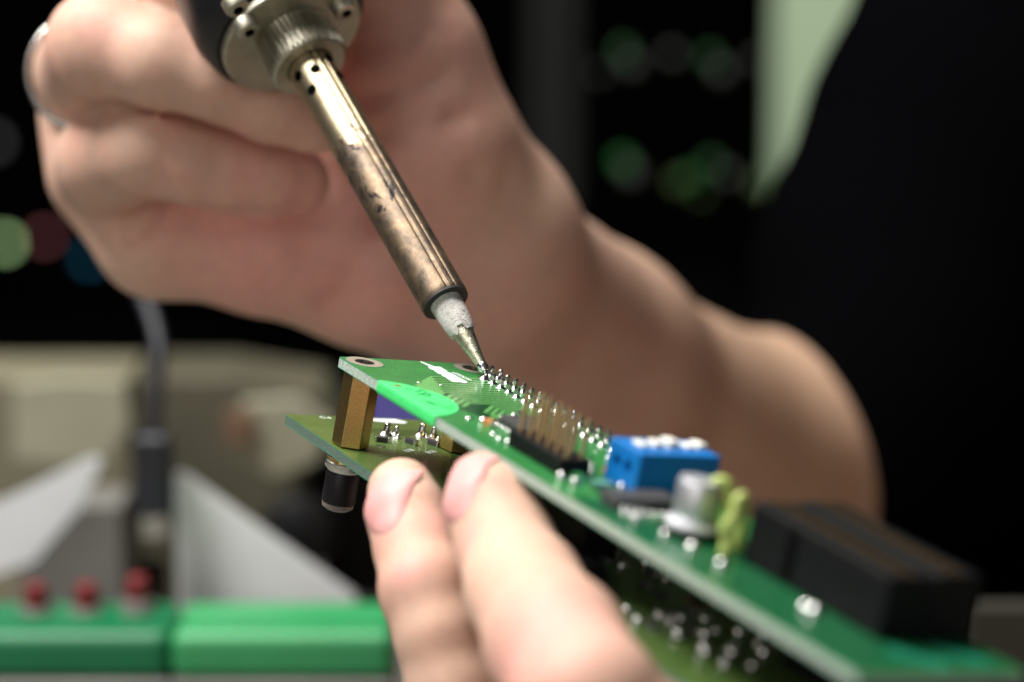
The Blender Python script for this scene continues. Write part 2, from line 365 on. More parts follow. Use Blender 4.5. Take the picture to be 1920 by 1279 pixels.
# white emblem and lettering
EM = [(0.33, 14.5), (3.34, 15.58), (3.23, 16.63), (4.34, 16.52), (5.77, 16.57), (6.21, 16.06), (6.73, 16.54), (9.91, 16.68), (11.89, 16.79), (12.57, 16.19), (12.34, 15.49), (11.86, 15.53), (12.17, 15.06), (12.2, 14.14), (11.18, 13.95), (10.22, 14.11), (8.46, 14.01), (7.91, 14.46), (7.75, 14.02), (5.95, 14.09), (5.44, 14.29), (5.03, 13.91), (3.66, 14.16), (3.33, 14.67), (0.96, 14.35)]
build('emblem', prism(EM, .03, .06), [M_white], top)
for a, b in (((5.6, 15.9), (6.5, 16.2)), ((10.3, 14.9), (10.9, 15.0)), ((7.4, 15.3), (8.3, 15.4))):
    trace([a, b], .16, .075, M_mask, top, 'emblem_gap', .05)
def text(s, size, u, v, rot, parent, m, z=.045, shear=0, name='lettering'):
    c = bpy.data.curves.new(name, 'FONT'); c.body = s; c.size = size * MM; c.extrude = .012 * MM; c.shear = shear
    o = bpy.data.objects.new(name, c); COL.objects.link(o); dg = bpy.context.evaluated_depsgraph_get()
    me = bpy.data.meshes.new_from_object(o.evaluated_get(dg)); bpy.data.objects.remove(o)
    q = link(name, me, [m], parent); q.location = (u * MM, v * MM, z * MM); q.rotation_euler = (0, 0, rot); return q
text('020509', 1.45, 6.2, 16.95, math.radians(6), top, M_white, shear=.3)
# fluorescent round sticker folded over the edge
cu, cv, R_ = 23.4, -2.1, 9.6
arc = [(cu + R_ * math.cos(a), cv + R_ * math.sin(a)) for a in np.linspace(math.asin(2.1 / R_), math.pi - math.asin(2.1 / R_), 40)]
def sticker():
    g = G(); h = .14
    u0, u1 = arc[-1][0], arc[0][0]
    top_ = [(x, y, h + .02) for x, y in arc]; n = len(top_)
    g.add(top_ + [(x, y, .03) for x, y in arc], [tuple(range(n)), tuple(reversed(range(n, 2 * n)))] + [(i, (i + 1) % n, n + (i + 1) % n, n + i) for i in range(n - 1)])
    # the fold: a strip rolled round the edge, in quads
    prof = [(0.0, h + .02), (-.10, .12), (-.17, .0), (-.19, -.4), (-.22, -1.2), (-.17, -1.6), (-.05, -1.75), (.5, -1.78)]
    us = np.linspace(u0, u1, 24); V = []
    for uu in us:
        for (yy, zz) in prof: V.append((uu, yy - .03 * math.sin(uu * 1.3) * (zz < 0), zz))
    k = len(prof); g.add(V, [(i * k + j, (i + 1) * k + j, (i + 1) * k + j + 1, i * k + j + 1) for i in range(len(us) - 1) for j in range(k - 1)])
    return build('sticker', g, [M_stick], mod, 'auto')
stk = sticker(); stk['label'] = 'round fluorescent green sticker folded over the board edge'
build('sticker_hole', lathe([(.62, .1), (.62, .175)], (16.6, 1.9, 0), n=20), [M_rust], stk)
def pen(pts, r=.11):
    P = spline([(a, b, .19) for a, b in pts], 5); return build('pen_mark', tube(P, r, 6), [M_ink], stk, True)
pen([(18.2, 2.4), (18.9, 3.1), (19.7, 3.7), (19.2, 4.4), (18.6, 4.8), (19.2, 5.3)])
pen([(21.4, 2.7), (21.2, 3.5), (20.4, 4.6), (20.6, 5.2), (21.4, 5.0), (21.9, 4.2), (21.6, 3.5)])
pen([(24.5, 1.7), (25.2, 2.2), (25.4, 3.0)], .08); pen([(25.5, 2.0), (26.2, 2.6), (25.9, 3.3)], .08); pen([(26.4, 2.2), (26.9, 3.2), (26.3, 3.9)], .08)
pen([(26.2, 4.3), (27.2, 4.0), (27.8, 3.4)], .08); pen([(27.6, 4.4), (28.3, 3.7), (28.9, 4.6), (28.1, 5.1)], .08); pen([(27.0, 5.0), (27.4, 5.8), (28.1, 5.7)], .08)
# small parts on the upper board
def chip(u0, u1, v0, v1, h, npins, side, name='chip', pitch=None):
    c = build(name, box(u0, u1, v0, v1, .25, h), [M_chip], mod, bevel=.15)
    P = None
    for sgn in side:
        for i in range(npins):
            if sgn in ('u+', 'u-'):
                s = 1 if sgn == 'u+' else -1; x = u1 if s > 0 else u0; y = v0 + (v1 - v0) * (i + .5) / npins; wv = (v1 - v0) / npins * .5
                g = G(); prof = [(0, h * .55), (.5, h * .55), (.75, .12), (1.35, .06), (1.35, .0), (.65, .02), (.38, h * .45), (0, h * .45)]
                V = [(x + s * a, y + b, z) for b in (-wv / 2, wv / 2) for a, z in prof]
            else:
                s = 1 if sgn == 'v+' else -1; y = v1 if s > 0 else v0; x = u0 + (u1 - u0) * (i + .5) / npins; wv = (u1 - u0) / npins * .5
                g = G(); prof = [(0, h * .55), (.5, h * .55), (.75, .12), (1.35, .06), (1.35, .0), (.65, .02), (.38, h * .45), (0, h * .45)]
                V = [(x + b, y + s * a, z) for b in (-wv / 2, wv / 2) for a, z in prof]
            n = 8; build('lead', g.add(V, [tuple(range(n)), tuple(range(n, 2 * n))] + [(k, (k + 1) % n, n + (k + 1) % n, n + k) for k in range(n)]), [M_tin], c)
    return c
chip(34.5, 43.0, 9.6, 16.2, 1.3, 12, ['v-', 'v+'])
chip(72.2, 77.0, 3.8, 14.0, 1.9, 8, ['u+'])
for i in range(8): build('solder_joint', lathe([(.42, 0), (.4, .25), (.22, .45), (.02, .5)], (78.2, 3.8 + 10.2 * (i + .5) / 8, .02), n=14), [M_tin], mod, True)
for i in range(12): build('solder_joint', lathe([(.28, 0), (.26, .18), (.14, .3), (.02, .33)], (34.5 + 8.5 * (i + .5) / 12, 8.4, .02), n=12), [M_tin], mod, True)
def blob(u, v, r, h, name='solder_joint', m=M_tin, parent=mod, z=0):
    return build(name, lathe([(r, 0), (r * .93, h * .35), (r * .7, h * .72), (r * .36, h * .95), (.02, h)], (u, v, z), n=20), [m], parent, True)
for (u, v, r, h) in [(34.8, 6.8, .9, .9), (33.0, 5.4, .7, .3), (32.4, 13.3, .6, 1.0), (62.6, 3.6, .75, 1.1), (65.0, 4.4, .75, 1.1), (68.2, 10.0, .7, 1.5), (87.3, 5.0, .7, 1.0), (92.1, 6.2, .95, 1.0), (98.8, 6.4, .95, 1.0), (80.6, 4.6, .7, 1.0), (116.7, 8.2, 1.1, 1.2), (114.3, 8.9, 1.0, .8),
                     (45.0, 5.2, .6, .5), (43.6, 4.5, .55, .4), (41.2, 4.9, .5, .4), (54.5, 17.0, .6, .7), (57.6, 14.6, .6, .8), (60.0, 16.5, .6, .9), (60.2, 13.2, .6, .8), (56.4, 12.6, .55, .6), (59.4, 10.6, .5, .6), (52, 18, .5, .6)]: blob(u, v, r, h)
def smd(u, v, l, wd, h, rot, body=M_chip, z=0, name='resistor'):
    e = build(name, box(-l / 2 + .25, l / 2 - .25, -wd / 2, wd / 2, .02, h), [body], mod, bevel=.05); e.location = (u * MM, v * MM, z * MM); e.rotation_euler = (0, 0, rot)
    for s in (-1, 1):
        build('end_cap', box(s * l / 2 - (.3 if s > 0 else 0), s * l / 2 + (.3 if s < 0 else 0), -wd / 2 - .03, wd / 2 + .03, .0, h + .04), [M_tin], e, bevel=.08)
    return e
smd(36.3, 6.9, 2.0, 1.2, .9, .3, nmat('orange ceramic', (.55, .22, .07), .4), name='capacitor')
smd(46.2, 8.4, 2.0, 1.2, .8, .8, nmat('tan ceramic', (.45, .34, .2), .5), name='capacitor')
smd(58.6, 13.9, 1.8, 1.1, .8, .2, nmat('tan ceramic b', (.5, .26, .09), .5), name='capacitor')
smd(66.6, 7.6, 3.2, 1.8, 1.1, 1.4, nmat('teal ceramic', (.12, .32, .28), .4), name='capacitor')
smd(29.5, 16.5, 1.6, .9, .4, .1); smd(62.5, 6.6, 2.2, 1.3, .9, .1, M_mask)
# male header with long gilt pins
hd = build('pin_header', box(46.4, 61.2, 4.1, 9.2, .05, 2.5), [M_black], mod, bevel=.25)
lp = None
for r_, v in enumerate((5.4, 7.95)):
    for k in range(6):
        u = 47.7 + 2.54 * k - .1
        if lp is None: lp = q = build('long_pin', square_pin(5.9, .25), [M_gold], hd); q.location = (u * MM, v * MM, 2.45 * MM)
        else: q = share(lp, 'long_pin', (u, v, 2.45), hd)
        q.rotation_euler = (rng.uniform(-.03, .03), rng.uniform(-.03, .03), 0)
# blue DIP switch
db = build('dip_switch', box(62.0, 70.2, 10.9, 24.4, .05, 6.3), [M_blue], mod, bevel=.25)
cc = G()
for u in (64.6, 67.4): lathe([(.9, -1), (.9, 1.2)], (u, 11.0, 3.7), (0, 1, 0), n=16, g=cc)
co = build('cutter', cc, [M_dark], mod); bpy.context.view_layer.update(); cut(db, co)
for u in (64.6, 67.4): build('socket_hole', lathe([(.89, 0), (.89, .05)], (u, 12.0, 3.7), (0, 1, 0), n=16), [M_dark], db)
for k, v in enumerate((13.6, 15.9, 18.2, 21.3, 23.2)):
    build('switch_slider', box(64.4 + .3 * (k % 2), 67.0, v - .75, v + (.75 if k != 2 else 1.0), 6.2, 6.8 + .3 * (k % 3)), [M_cream], db, bevel=.2)
# electrolytic capacitor
cx, cy = 86.0, 9.9
cp = build('electrolytic_capacitor', lathe([(2.6, 1.3), (2.85, 1.6), (2.85, 2.3), (2.7, 2.5), (2.85, 2.8), (2.85, 7.3), (2.65, 7.65), (2.4, 7.7)], (cx, cy, 0), n=48), [M_alu], mod, 'auto')
build('capacitor_base', box(cx - 3.3, cx + 3.3, cy - 3.3, cy + 3.3, .1, 1.2), [M_black], cp, bevel=.5)
build('capacitor_collar', lathe([(3.5, 1.2), (3.6, 1.5), (3.5, 1.9), (3.1, 2.0)], (cx, cy, 0), n=40), [nmat('white collar', (.75, .75, .78), .3)], cp, 'auto')
# lime wires
P = spline([(86.6, 13.0, .1), (86.4, 12.8, 2.2), (86.9, 12.0, 4.6), (86.8, 11.5, 6.6), (87.2, 11.9, 7.8), (87.9, 13.1, 7.4), (88.3, 13.7, 4.0), (88.6, 13.9, .2)], 6); build('wire', tube(P, .85, 14), [M_lime], mod, True)
P = spline([(95.0, 9.3, .1), (94.6, 9.6, 2.0), (94.3, 9.2, 3.6), (94.4, 10.2, 5.6), (94.0, 10.5, 7.3), (93.8, 11.4, 7.8), (93.4, 12.2, 6.0), (93.1, 12.6, .3)], 6); build('wire', tube(P, .8, 14), [M_lime], mod, True)
# tall black socket strips
for v0, v1, h in ((11.2, 18.2, 8.2), (18.8, 25.6, 8.4)):
    s_ = build('socket_strip', box(96.4, 126.0, v0, v1, .05, h), [M_black], mod, bevel=.35)
    for k in range(13):
        u = 98.0 + 2.2 * k; vv = (v0 + v1) / 2
        build('contact', ring((u, vv), .7, 1.05, h - .3, h + .1, 16), [nmat('dull gilt', (.17, .11, .04), .5, 1) if k == 0 and v0 < 15 else bpy.data.materials['dull gilt']], s_)
        build('contact_bore', lathe([(.55, h - .2), (.55, h + .02)], (u, vv, 0), n=12), [M_dark], s_)
    if v0 < 15: build('strip_slot', box(105.0, 107.2, v0 - .03, v0 + .5, .8, h - 1), [M_dark], s_)
M_teal_reflection = mask_mat('painted teal reflection', (.01, .17, .10), (.015, .20, .12))  # colour of the reflections painted at the board end
for (a, b) in (((128, 18), (134, 22)), ((129, 10.5), (135, 15))): trace([a, b], 3.0, .05, M_teal_reflection)  # slanted reflections painted as wide teal strips
for k in range(0): trace([(120 + k * 7, 3 + k * 2), (132 + k, 14 + k * 3)] if k < 2 else [(133.5, 2), (133.5, 20)], 2.2)
# lower board: joints, resistors, lettering
Z = -13.6
for (u, v, r, h) in [(-4.4, 13.5, 1.35, 2.0), (-4.6, 15.4, .95, 1.4), (-4.3, 19.9, 1.3, 2.2), (-3.9, 21.9, 1.0, 1.9), (-2.6, 14.7, .7, .6), (-2.2, 20.6, .9, .8), (-1.8, 21.6, .7, .7)]:
    build('solder_joint', cone(r, h), [M_tin], mod, True).location = (u * MM, v * MM, Z * MM)
smd(-.3, 10.5, 2.4, 1.1, .8, math.radians(75), z=Z); smd(.2, 15.6, 2.3, 1.1, .8, math.radians(25), z=Z); smd(.6, 19.5, 2.3, 1.1, .8, math.radians(28), z=Z)
for i in range(9):
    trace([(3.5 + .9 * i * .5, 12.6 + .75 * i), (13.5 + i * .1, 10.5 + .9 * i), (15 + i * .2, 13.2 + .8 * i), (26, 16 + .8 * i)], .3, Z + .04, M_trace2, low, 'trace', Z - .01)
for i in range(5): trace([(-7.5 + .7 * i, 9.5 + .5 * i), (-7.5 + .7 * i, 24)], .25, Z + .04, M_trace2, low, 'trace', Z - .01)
text('R17', 1.5, 3.2, 13.8, math.radians(-58), low, M_white, Z + .03); text('R18', 1.5, 3.6, 17.6, math.radians(-58), low, M_white, Z + .03)
text('C4', 1.7, -12.6, 5.6, math.radians(80), low, M_white, Z + .03)
build('via', ring((2.6, 8.9), .35, .75, Z, Z + .06, 20), [M_pin], low)
build('print_bar', prism([(-13.6, 14.5), (-13.9, 20.2), (-12.2, 21.6), (-11.4, 20.4), (-12.0, 15.5)], Z, Z + .03), [M_white], low)
for (u, v, s) in [(54.6, 12.7, .7), (58.1, 10.5, .9), (59.2, 13.5, .7), (66.1, 9.3, 1.0), (54.3, 20.7, .5), (60.2, 18.3, .7), (58.8, 23.3, .9), (65.7, 22.5, .6), (81.1, 11.2, .9), (83.2, 11.6, .8), (82.1, 14.1, .8), (82.1, 18.1, .7), (88.7, 9.4, .9), (88.3, 13.9, 1), (87.3, 20.3, .9), (88.4, 23.6, .9), (94.8, 9.6, 1.1), (94.9, 13.8, 1.1), (95, 19, 1), (93.5, 24.5, .6)]:
    blob(u, v, .95 * s + .15, 1.3 * s + .3, z=Z)
for u, v in ((58.8, 23.0), (66, 22.3), (60, 18.1)): build('component_lead', tube([(u, v, Z), (u + .3, v + .2, Z + 3.2)], .3, 8), [M_pin], mod)
rr = random.Random(11)
for k in range(16):
    u = rr.uniform(57, 92); v = rr.uniform(6, 25)
    if (u - 74.6) ** 2 + (v - 22.2) ** 2 < 16: continue
    smd(u, v, rr.uniform(1.8, 2.6), 1.2, .8, rr.choice((0, 1.57, .1)), z=Z + .01)
build('mounting_ring', ring((74.6, 22.2), 1.4, 2.4, Z, Z + .06), [nmat('dull copper', (.28, .2, .12), .5, .4)], low)
build('mounting_hole', lathe([(1.4, Z - .01), (1.4, Z + .02)], (74.6, 22.2, 0)), [M_dark], low)
build('connector_block', box(29, 57, 13.5, 19.5, Z + .05, -2.4), [M_black], mod, bevel=.3)
for k in range(2): build('connector_pin', tube([(49 + 4 * k, 2.2 - .4 * k, -9.5), (49.4 + 4 * k, 2.4, -7.2)], .16, 6), [M_pin], mod)
# blue violet part behind the first standoff
build('connector_block', box(99, 140, 19.0, 26.5, Z + .05, -3), [M_black], mod, bevel=.3); build('connector_block', box(60, 72, 2.5, 8.0, Z + .05, -9.5), [M_black], mod, bevel=.3)
for u, v in ((83, 6.5), (79, 7.4), (86.5, 17), (91.6, 20.5), (91.6, 17), (99, 10), (99.5, 14)): blob(u, v, .8, 1.1, z=Z)
#BODY
# ------------------------------------------------------------------ soldering iron
TIPP = np.array([(910 - 960) / F * 447.5, -(697 - 639.5) / F * 447.5, -447.5])
AX = np.array([-.437, .747, -.500]); AX /= np.linalg.norm(AX)
Xi = np.cross(AX, np.array([0, 0, 1.])); Xi /= np.linalg.norm(Xi); Yi = np.cross(AX, Xi)
IR = RC @ np.c_[Xi, Yi, AX]; IL = RC @ TIPP + LC
iron = thing('soldering_iron', 'soldering iron with a heat stained brass barrel, its tip on a pin', 'soldering iron', mat4(IR, IL))
def tipr(a, h): return 1
g = lathe([(.35, 0), (.62, .25), (.75, 1.0), (1.15, 4), (1.75, 8), (2.15, 10.6)], n=32); build('tip', g, [M_tip], iron, 'auto')
gr = lathe([(.0, -.35), (.5, -.15), (.85, .5), (.9, 1.1), (.72, 1.9)], n=20); build('molten_solder', gr, [M_tin], iron, True)
def ox(a, h): return 1 + (.04 * math.sin(3 * a + 1) + .03 * math.sin(7 * a)) * (h < 12)
V = lathe([(1.85, 8.0), (2.15, 8.6), (2.32, 9.7), (2.5, 11.2), (2.62, 13), (2.7, 16.5)], n=48)
nn = 48
for i in range(nn):      # ragged lower rim of the oxide crust
    x, y, z = V.v[i]; dz = .9 * math.sin(i * .262 * 2 + 1) + .5 * math.sin(i * .9) + .3 * random.random(); V.v[i] = (x * .99, y * .99, z + dz * .6)
build('tip_shank', V, [M_oxide], iron, 'auto')
# barrel: rolled tube with a seam groove and vent holes
NB = 192
def barrel_profile(a, h):
    d = (a - sa + math.pi) % (2 * math.pi) - math.pi; e = (a - sb + math.pi) % (2 * math.pi) - math.pi
    return 1 - .07 * math.exp(-(d / .055) ** 2) - .05 * math.exp(-(e / .05) ** 2)
def cam_angle(vec):  # angle round the iron of a direction given as seen from the tripod
    v = np.array(vec, float); return math.atan2(v @ Yi, v @ Xi)
side = np.cross(AX, np.array([0, 0, 1.])); side /= np.linalg.norm(side)      # across the barrel in view
front = np.cross(side, AX); front *= np.sign(front[2])
rightv = side * np.sign(side[0])
def hole_at(z, frac): # frac -1 left edge .. 1 right edge
    th = math.asin(frac); d = front * math.cos(th) + rightv * math.sin(th); return z, cam_angle(d)
sa = hole_at(0, .42)[1]; sb = hole_at(0, .72)[1]
bz0, bz1, br = 14.8, 69.0, 3.95
prof = [(br - .75, bz0 + 3), (br - .75, bz0 + .15), (br - .45, bz0 - .05), (br - .1, bz0), (br + .05, bz0 + .35)] + [(br, z) for z in np.linspace(bz0 + 1.2, bz1, 40)] + [(br - .4, bz1), (br - .4, bz0 + 3.2)]
g = G(); lathe(prof, n=NB, rf=barrel_profile, g=g)
bar = build('barrel', g, [M_barrel], iron, 'auto')
def cam_angle(vec):  # angle round the iron of a direction given as seen from the tripod
    v = np.array(vec, float); return math.atan2(v @ Yi, v @ Xi)
side = np.cross(AX, np.array([0, 0, 1.])); side /= np.linalg.norm(side)      # across the barrel in view
front = np.cross(side, AX); front *= np.sign(front[2])
rightv = side * np.sign(side[0])
holes = []
def hole_at(z, frac): # frac -1 left edge .. 1 right edge
    th = math.asin(frac); d = front * math.cos(th) + rightv * math.sin(th); return z, cam_angle(d)
HS = [hole_at(65.9, -.62), hole_at(61.6, -.40), hole_at(64.8, .16), hole_at(63.0, .93), hole_at(67.0, .90)]
for z, a in HS:
    d = (math.cos(a), math.sin(a), 0); h = build('vent_hole', lathe([(.92, 0), (.92, .12)], (d[0] * (br - .03), d[1] * (br - .03), z), d, n=20), [M_dark], bar)
build('barrel_rim', ring((0, 0), 2.75, br - .05, bz0 - .25, bz0 + .2, 64), [M_soot], iron)
# knurled nut
def kn(a, h): return 1 + .05 * (1 if math.sin(a * 44) > 0 else -1) * (69.0 < h < 75.3)
g = lathe([(4.1, 70.6), (4.2, 68.6), (6.3, 68.5), (6.6, 68.8), (6.65, 69.1), (6.7, 69.3), (6.7, 75.2), (6.65, 75.7)], n=264, rf=kn); build('knurled_nut', g, [M_nickel], iron, 'auto')
g = lathe([(12.4, 75.7), (12.7, 76.0), (12.7, 77.2), (12.4, 77.5)], n=96); fl = build('flange', g, [M_nickel], iron, 'auto')
for ang, rr in ((math.radians(0), 10.3),):
    pass
def on_flange(px, py):
    d = np.array([(px - 960) / F, -(py - 639.5) / F, -1.]); o = TIPP + AX * 75.7; s = (AX @ o) / (AX @ d); q = s * d - TIPP; return q @ Xi, q @ Yi
for px, py in ((458, 44), (640, 8), (437, 2)):
    x, y = on_flange(px, py)
    s_ = build('flange_screw', lathe([(1.2, 73.4), (1.8, 73.6), (2.05, 74.1), (2.05, 75.8)], (x, y, 0), n=32), [M_nickel], iron, 'auto')
    build('screw_socket', lathe([(.95, 73.3), (.95, 73.45)], (x, y, 0), n=6), [M_dark], s_)
g = lathe([(13.4, 77.5), (14.2, 78.2), (15.4, 83), (15.0, 92), (12.0, 100), (10.6, 140), (10.8, 186), (9, 190)], n=48); build('handle', g, [M_handle], iron, 'auto')
P = spline([(0, 0, 188), (2, 5, 225), (20, 30, 270), (60, 40, 300)], 6); build('power_cord', tube(P, 3, 12), [M_handle], iron, True)
# ------------------------------------------------------------------ bodies as distance fields
class Field:
    def __init__(s, lo, hi, h):
        s.lo = np.array(lo, float); s.h = h; s.n = np.ceil((np.array(hi) - s.lo) / h).astype(int) + 1; s.F = np.full(tuple(s.n), 1e3, np.float32)
    def region(s, lo, hi):
        a = np.clip(np.floor((lo - s.lo) / s.h).astype(int), 0, s.n); b = np.clip(np.ceil((hi - s.lo) / s.h).astype(int) + 1, 0, s.n)
        sl = tuple(slice(i, j) for i, j in zip(a, b))
        ax = [s.lo[i] + s.h * np.arange(a[i], b[i], dtype=np.float32) for i in range(3)]
        return sl, (ax[0][:, None, None], ax[1][None, :, None], ax[2][None, None, :])
    def cone(s, A, ra, B, rb, k, pad=None):
        (A, ra), (B, rb) = nearer(A, ra), nearer(B, rb); m = max(ra, rb) + (pad or (k + 2.5 * s.h)); lo = np.minimum(A, B) - m; hi = np.maximum(A, B) + m
        sl, (x, y, z) = s.region(lo, hi)
        if min(q.stop - q.start for q in sl) <= 0: return
        d = rc(x, y, z, A, ra, B, rb); f = s.F[sl]; hh = np.clip(.5 + .5 * (f - d) / k, 0, 1); s.F[sl] = f * (1 - hh) + d * hh - k * hh * (1 - hh)
    def merge(s, o, k):
        hh = np.clip(.5 + .5 * (s.F - o.F) / k, 0, 1); s.F = s.F * (1 - hh) + o.F * hh - k * hh * (1 - hh)
def rc(x, y, z, A, ra, B, rb):
    ab = (B - A).astype(np.float32); L2 = float(ab @ ab) + 1e-9
    px, py, pz = x - A[0], y - A[1], z - A[2]; t = np.clip((px * ab[0] + py * ab[1] + pz * ab[2]) / L2, 0, 1)
    t2 = t * t * (3 - 2 * t)
    return np.sqrt((px - t * ab[0]) ** 2 + (py - t * ab[1]) ** 2 + (pz - t * ab[2]) ** 2) - (ra + (rb - ra) * t2)
def nets(fl):
    Fv = fl.F; S = Fv < 0; nx, ny, nz = Fv.shape
    c = S[:-1, :-1, :-1].astype(np.int8)
    tot = sum(S[i:nx - 1 + i, j:ny - 1 + j, k:nz - 1 + k].astype(np.int8) for i in (0, 1) for j in (0, 1) for k in (0, 1))
    act = (tot > 0) & (tot < 8); idx = np.full(act.shape, -1, np.int64); I = np.argwhere(act); idx[act] = np.arange(len(I))
    acc = np.zeros((len(I), 3)); cnt = np.zeros(len(I))
    cor = [(i, j, k) for i in (0, 1) for j in (0, 1) for k in (0, 1)]
    val = {q: Fv[I[:, 0] + q[0], I[:, 1] + q[1], I[:, 2] + q[2]].astype(float) for q in cor}
    for a in cor:
        for ax in range(3):
            if a[ax] == 0:
                b = list(a); b[ax] = 1; b = tuple(b); va, vb = val[a], val[b]; m = (va < 0) != (vb < 0)
                t = np.where(m, va / np.where(va == vb, 1, va - vb), 0); p = np.tile(np.array(a, float), (len(I), 1)); p[:, ax] += t
                acc[m] += p[m]; cnt[m] += 1
    V = (I + acc / cnt[:, None]) * fl.h + fl.lo; Q = []
    for ax in range(3):
        sl0 = [slice(None)] * 3; sl1 = [slice(None)] * 3; sl0[ax] = slice(0, -1); sl1[ax] = slice(1, None)
        d = S[tuple(sl0)] != S[tuple(sl1)]; e = np.argwhere(d); o1, o2 = [(1, 2), (2, 0), (0, 1)][ax]
        e = e[(e[:, o1] > 0) & (e[:, o2] > 0) & (e[:, o1] < Fv.shape[o1] - 1) & (e[:, o2] < Fv.shape[o2] - 1)]
        if not len(e): continue
        def cell(da, db):
            q = e.copy(); q[:, o1] -= da; q[:, o2] -= db; return idx[q[:, 0], q[:, 1], q[:, 2]]
        q = np.c_[cell(1, 1), cell(0, 1), cell(0, 0), cell(1, 0)]; ins = S[e[:, 0], e[:, 1], e[:, 2]]
        q[~ins] = q[~ins][:, ::-1]; Q.append(q)
    Q = np.concatenate(Q); return V, Q[(Q >= 0).all(1)]
def cp_(px, py, z): return np.array([(px - 960) / F * z, -(py - 639.5) / F * z, -z])
KD = .70
def nearer(p, r=0):      # bring the body closer along the line of sight, keeping proportion
    p = np.asarray(p, float); z = -p[2]
    if z < 500: return p, r
    k = (447 + (z - 447) * KD) / z; return p * k, r * k
# ---- right hand and forearm (holding the iron)
h = 1.15
def hand_fields():
    lo = (-108, -80, -735); hi = (98, 104, -488)
    A = Field(lo, hi, h)
    def chain(fl, pts, k):
        for (p, r), (q, s) in zip(pts[:-1], pts[1:]): fl.cone(p, r, q, s, k)
    # palm, wrist, forearm, elbow
    chain(A, [(cp_(300, 440, 580), 12.5), (cp_(520, 452, 584), 14), (cp_(700, 478, 592), 18), (cp_(866, 495, 612), 25), (cp_(1085, 695, 690), 30), (cp_(1308, 892, 780), 40)], 8)
    chain(A, [(cp_(210, 205, 590), 13), (cp_(215, 320, 586), 12.5), (cp_(300, 430, 582), 12.5)], 6)
    chain(A, [(cp_(420, 330, 604), 15), (cp_(700, 360, 606), 18), (cp_(860, 440, 612), 20)], 8)
    chain(A, [(cp_(210, 205, 592), 13), (cp_(500, 260, 608), 15), (cp_(800, 350, 608), 18)], 8)
    chain(A, [(cp_(250, 60, 598), 12), (cp_(500, 160, 612), 14), (cp_(760, 250, 606), 16)], 8)
    # thenar and thumb
    chain(A, [(cp_(875, 430, 606), 20.5), (cp_(808, 290, 588), 17.2), (cp_(760, 120, 582), 14.8), (cp_(712, -60, 575), 12)], 8)
    chain(A, [(cp_(712, -60, 575), 12), (cp_(640, -150, 556), 10.5), (cp_(520, -190, 540), 9)], 5)
    chain(A, [(cp_(1308, 892, 780), 40), (np.array([100, -35, -835.]), 38)], 6)
    fs = []
    def finger(pts, k=2.5):
        B = Field(lo, hi, h); chain(B, pts, k); A.merge(B, .7)
    finger([(cp_(210, 215, 592), 12.5), (cp_(165, 140, 565), 10.5), (cp_(192, 86, 534), 10.2), (cp_(300, 116, 526), 8.5), (cp_(410, 144, 526), 8.0), (cp_(500, 183, 530), 8.0), (cp_(580, 224, 536), 7.2)])
    finger([(cp_(205, 320, 588), 12.0), (cp_(205, 300, 562), 10.4), (cp_(275, 278, 541), 9.6), (cp_(350, 306, 541), 8.0), (cp_(440, 326, 544), 7.6), (cp_(500, 336, 547), 7.4), (cp_(556, 340, 551), 6.6)])
    finger([(cp_(250, 60, 598), 12), (cp_(205, -60, 562), 9.5), (cp_(225, -105, 545), 9.4), (cp_(330, -22, 538), 8.6), (cp_(470, 50, 537), 7.6), (cp_(530, 80, 540), 6.5)])
    finger([(cp_(330, -60, 600), 11.5), (cp_(210, -240, 570), 10), (cp_(200, -300, 540), 9.4), (cp_(330, -230, 515), 8.3), (cp_(420, -200, 512), 7)])
    return A
A = hand_fields()
# skin folds of the palm
def dent(fl, a, b, depth, wd):
    a = nearer(a)[0]; b = nearer(b)[0]; m = 4 * wd; sl, (x, y, z) = fl.region(np.minimum(a, b) - m, np.maximum(a, b) + m); d = rc(x, y, z, a, 0, b, 0); fl.F[sl] += depth * np.exp(-(d / wd) ** 2)
for (p, q, dd, ww) in [((250, 438, 566), (318, 372, 560), 2.6, 2.4), ((318, 372, 562), (430, 400, 562), 1.2, 2), ((640, 560, 574), (720, 420, 572), 2.8, 4.5), ((720, 420, 574), (800, 380, 572), 1.2, 4),
                       ((660, 190, 565), (840, 140, 562), 1.3, 1.8), ((680, 262, 567), (860, 222, 565), 1.2, 1.8), ((700, 345, 572), (880, 325, 568), 1.2, 2.0), ((690, 90, 562), (800, 60, 562), .9, 1.6), ((560, 470, 566), (660, 500, 568), .9, 2), ((860, 430, 580), (960, 330, 575), .8, 3)]: dent(A, cp_(*p), cp_(*q), dd, ww)
for (p, q, dd, ww) in [((160, 200, 534), (335, 190, 532), 3.4, 1.7), ((335, 190, 532), (460, 245, 534), 4.0, 1.7), ((460, 245, 534), (600, 300, 539), 4.2, 1.9), ((215, -5, 538), (365, 78, 534), 1.6, 1.6), ((290, 376, 540), (470, 410, 542), 2.8, 1.6), ((470, 405, 542), (560, 402, 546), 1.4, 1.8), ((370, 210, 533), (395, 300, 533), .35, 2), ((455, 250, 535), (470, 390, 535), .3, 2)]: dent(A, cp_(*p), cp_(*q), dd, ww)
V1, Q1 = nets(A)
